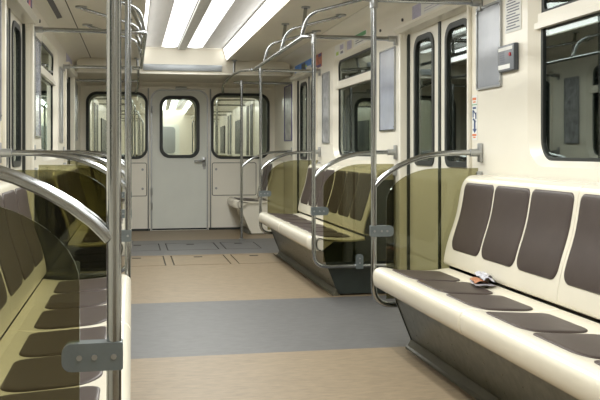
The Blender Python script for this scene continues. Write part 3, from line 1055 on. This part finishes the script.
wall_ad(1, 9.63, 10.66, 2.06, 2.185, M['ad_blue'], 'bright blue advert with a dark figure over the farthest right door', [
    (0.36, 0.58, 0.0, 0.88, M['ad_dark']), (0.68, 0.97, 0.0, 0.32, M['paper']), (0.04, 0.30, 0.05, 0.42, M['paper']), (0.26, 0.36, 0.42, 0.62, M['ad_lime']), (0.78, 0.88, 0.36, 0.5, M['red'])])
wall_ad(1, 9.10, 9.42, 2.04, 2.19, M['ad_orange'], 'orange and violet advert on the right wall beside the blue one', [(0.1, 0.9, 0.0, 0.2, M['ad_violet']), (0.05, 0.55, 0.75, 0.97, M['ad_violet'])])
wall_ad(1, 8.08, 8.49, 2.065, 2.18, M['paper'], 'white advert with a lime patch over the far right window', [(0.6, 0.85, 0.1, 0.4, M['ad_lime']), (0.12, 0.45, 0.45, 0.85, M['ad_lilac']), (0.15, 0.4, 0.1, 0.3, M['ink'])])
wall_ad(1, 7.82, 7.98, 2.085, 2.165, M['ad_lilac'], 'small faded lilac notice over the far right window')
wall_ad(1, 7.28, 7.73, 2.08, 2.19, M['paper'], 'white notice with green heading over the far right window', [(0.06, 0.94, 0.62, 0.94, M['ad_green']), (0.1, 0.85, 0.38, 0.46, M['ink']), (0.1, 0.85, 0.2, 0.28, M['ink'])])
wall_ad(1, 4.96, 6.03, 2.068, 2.18, M['paper'], 'long white advert with lilac pictures over the middle right door', [
    (0.82, 1.0, 0.02, 0.98, M['ad_lilac']), (0.1, 0.75, 0.45, 0.50, M['ad_lilac']), (0.3, 0.76, 0.30, 0.34, M['ad_lilac']), (0.24, 0.31, 0.78, 0.98, M['pink'])])
wall_ad(-1, 6.10, 6.36, 2.06, 2.19, M['ad_violet'], 'violet and pink advert over the middle left door', [(0.2, 0.6, 0.1, 0.9, M['pink'])])
wall_ad(-1, 9.63, 10.5, 2.06, 2.185, M['ad_lilac'], 'lilac advert over the farthest left door')
cove_ad('vent_slot', -1, 6.62, 7.55, 0.36, 0.55, M['vent'], 'dark slot vent in the left cove past the middle door', 'vent')
for s in (1, -1):
    for y in (6.26, 6.85):
        tube('wall_stud', [(s * 1.3595, y, 2.115), (s * 1.348, y, 2.115)], 0.012, M['vent'], None, 8)
for i, o in enumerate([o for o in bpy.data.objects if o.name.startswith('wall_stud')]):
    tag(o, ('small dark stud high on the %s wall past the middle door, %s of two' % (('right', 'left')[i // 2], ('nearer', 'farther')[i % 2])), 'stud')

# ------------------------------------------------------------------ crumpled wrapper on the near bench
wr = thing('crumpled_wrapper', (1.06, 4.06, 0.452), 'crumpled silver and orange snack wrapper on the near right bench by its back', 'wrapper')
rng = random.Random(3)


def crumple(name, mat, L, W, lift, off, rot, amp):
    vs, fs = [], []
    n, m = 12, 6
    for i in range(n):
        for j in range(m):
            a, b = (i / (n - 1) - 0.5) * L, (j / (m - 1) - 0.5) * W
            z = lift(a / L + 0.5, b / W + 0.5) + rng.uniform(-amp, amp)
            v = Matrix.Rotation(rot, 3, 'Z') @ Vector((a + rng.uniform(-amp, amp), b + rng.uniform(-amp, amp), 0))
            vs.append(Vector((1.06 + off[0] + v.x, 4.06 + off[1] + v.y, 0.458 + max(0.0, z))))
    N = len(vs)
    vs += [v + Vector((0, 0, -0.0012)) for v in vs]
    for i in range(n - 1):
        for j in range(m - 1):
            a = i * m + j
            fs.append((a, a + 1, a + m + 1, a + m))
            fs.append((N + a, N + a + m, N + a + m + 1, N + a + 1))
    return pyd(name, vs, fs, mat, wr)


crumple('foil_layer', M['foil'], 0.23, 0.09, lambda a, b: 0.004 + 0.003 * sin(9 * a), (-0.005, 0.0), -1.78, 0.002)
crumple('printed_layer', M['orange_paper'], 0.18, 0.06, lambda a, b: 0.010 + 0.016 * sin(pi * b) * (0.5 + a * 0.3), (-0.012, 0.005), -1.78, 0.003)
crumple('paper_layer', M['foil_pale'], 0.21, 0.055, lambda a, b: 0.020 + 0.022 * sin(pi * min(1, b * 0.9 + 0.15)) + 0.004 * sin(16 * a), (0.016, 0.0), -1.74, 0.004)
crumple('foil_layer', M['foil'], 0.16, 0.03, lambda a, b: 0.034 + 0.012 * sin(pi * b) + 0.004 * sin(14 * a), (0.022, -0.006), -1.74, 0.003)

# ------------------------------------------------------------------ the next carriage, seen through the end windows
NY = 13.10
nc = thing('neighbouring_carriage', (0, NY, 0), 'lit next carriage seen through the end windows, with its poles and far door', 'carriage')
NE = NY + 14.0
lo = [rrect(-1.36, 1.36, -0.012, 2.10, 0), rrect(-0.40, 0.40, 0.004, 1.985, [0, 0, 0.14, 0.14], 5)]
loops = [rrect(-1.36, 1.36, -0.012, 2.45, 0), rrect(-0.27, 0.27, 1.03, 1.89, 0.13, 6)]
for s in (-1, 1):
    a0, a1 = sorted((s * 0.455, s * 1.275))
    loops.append(rrect(a0, a1, 1.02, 1.935, 0.14, 6))
plate('end_wall', loops, 0.04, lambda a, b, c: Vector((a, NY + c, b)), M['cream'], nc)
box('floor_sheet', (-1.4, NY, -0.03), (1.4, NE, 0.0), M['tan'], nc)
box('ceiling_sheet', (-1.2, NY, 2.41), (1.2, NE, 2.43), M['white_ceiling'], nc)
box('far_wall', (-1.4, NE, 0), (1.4, NE + 0.03, 2.44), M['cream'], nc)
fd = plate('far_door', [rrect(-0.38, 0.38, 0.0, 1.96, [0, 0, 0.12, 0.12], 6)], 0.02, lambda a, b, c: Vector((a, NE - 0.022 + c, b)), M['door_blue'], nc)
plate('dark_pane', [rrect(-0.25, 0.25, 1.04, 1.88, 0.12, 6)], 0.01, lambda a, b, c: Vector((a, NE - 0.034 + c, b)), M['display'], fd)
for s in (-1, 1):
    box('side_wall', (s * 1.36, NY, 0), (s * 1.40, NE, 2.05), M['cream'], nc)
    prism('side_cove', [(0.53, 2.265), (1.16, 2.265), (1.36, 2.03), (1.40, 2.03), (1.2, 2.29), (0.53, 2.28)], NY, NE, M['cream'], nc, s=s)
    prism('light_strip', [(0.476, 2.402), (0.532, 2.272), (0.545, 2.285), (0.49, 2.41)], NY + 0.05, NE, M['lamp_n'], nc, s=s)
    prism('light_strip', [(0.06, 2.408), (0.145, 2.38), (0.23, 2.408)], NY + 0.05, NE, M['lamp_n'], nc, s=s)
    for k in range(3):
        yd = NY + 2.26 + k * 4.43
        for q in (-1, 1):
            box('door_leaf', (s * 1.345, yd + q * 0.01, 0), (s * 1.359, yd + q * 0.62, 2.0), M['door_white'], nc)
            box('door_pane', (s * 1.338, yd + q * 0.13, 1.04), (s * 1.344, yd + q * 0.52, 1.94), M['rubber'], nc)
            yp = yd + q * 0.83
            vs, fs = tube_geo(fillet([(s * 1.35, yp, 1.985), (s * 0.70, yp, 1.985), (s * 0.70, yp, 0.235), (s * 1.35, yp, 0.235)], 0.06, 4), RT, 8)
            pyd('pole', vs, fs, M['steel'], nc, smooth=True)
            box('glass_screen', (s * 0.78, yp - 0.003, 0.27), (s * 1.34, yp + 0.003, 1.02), M['tint'], nc)
        if k < 2:
            box('window_pane', (s * 1.34, yd + 1.5, 1.06), (s * 1.359, yd + 2.95, 1.75), M['rubber'], nc)
            prism('bench_shell', [(0.665, 0.36), (0.665, 0.46), (1.11, 0.45), (1.20, 0.98), (1.34, 0.98), (1.34, 0.36)], yd + 0.9, yd + 3.5, M['shell'], nc, s=s)
            prism('bench_pad', [(1.12, 0.56), (1.185, 0.93), (1.19, 0.93), (1.13, 0.56)], yd + 0.95, yd + 3.45, M['pad'], nc, s=s)
            vs, fs = tube_geo([(s * 0.60, yd + 0.83, 1.99), (s * 0.60, yd + 3.6, 1.99)], RT, 8)
            pyd('overhead_bar', vs, fs, M['steel'], nc, smooth=True)

nc.rotation_euler = (0, 0, radians(-1.7))     # the next carriage stands on a slight curve
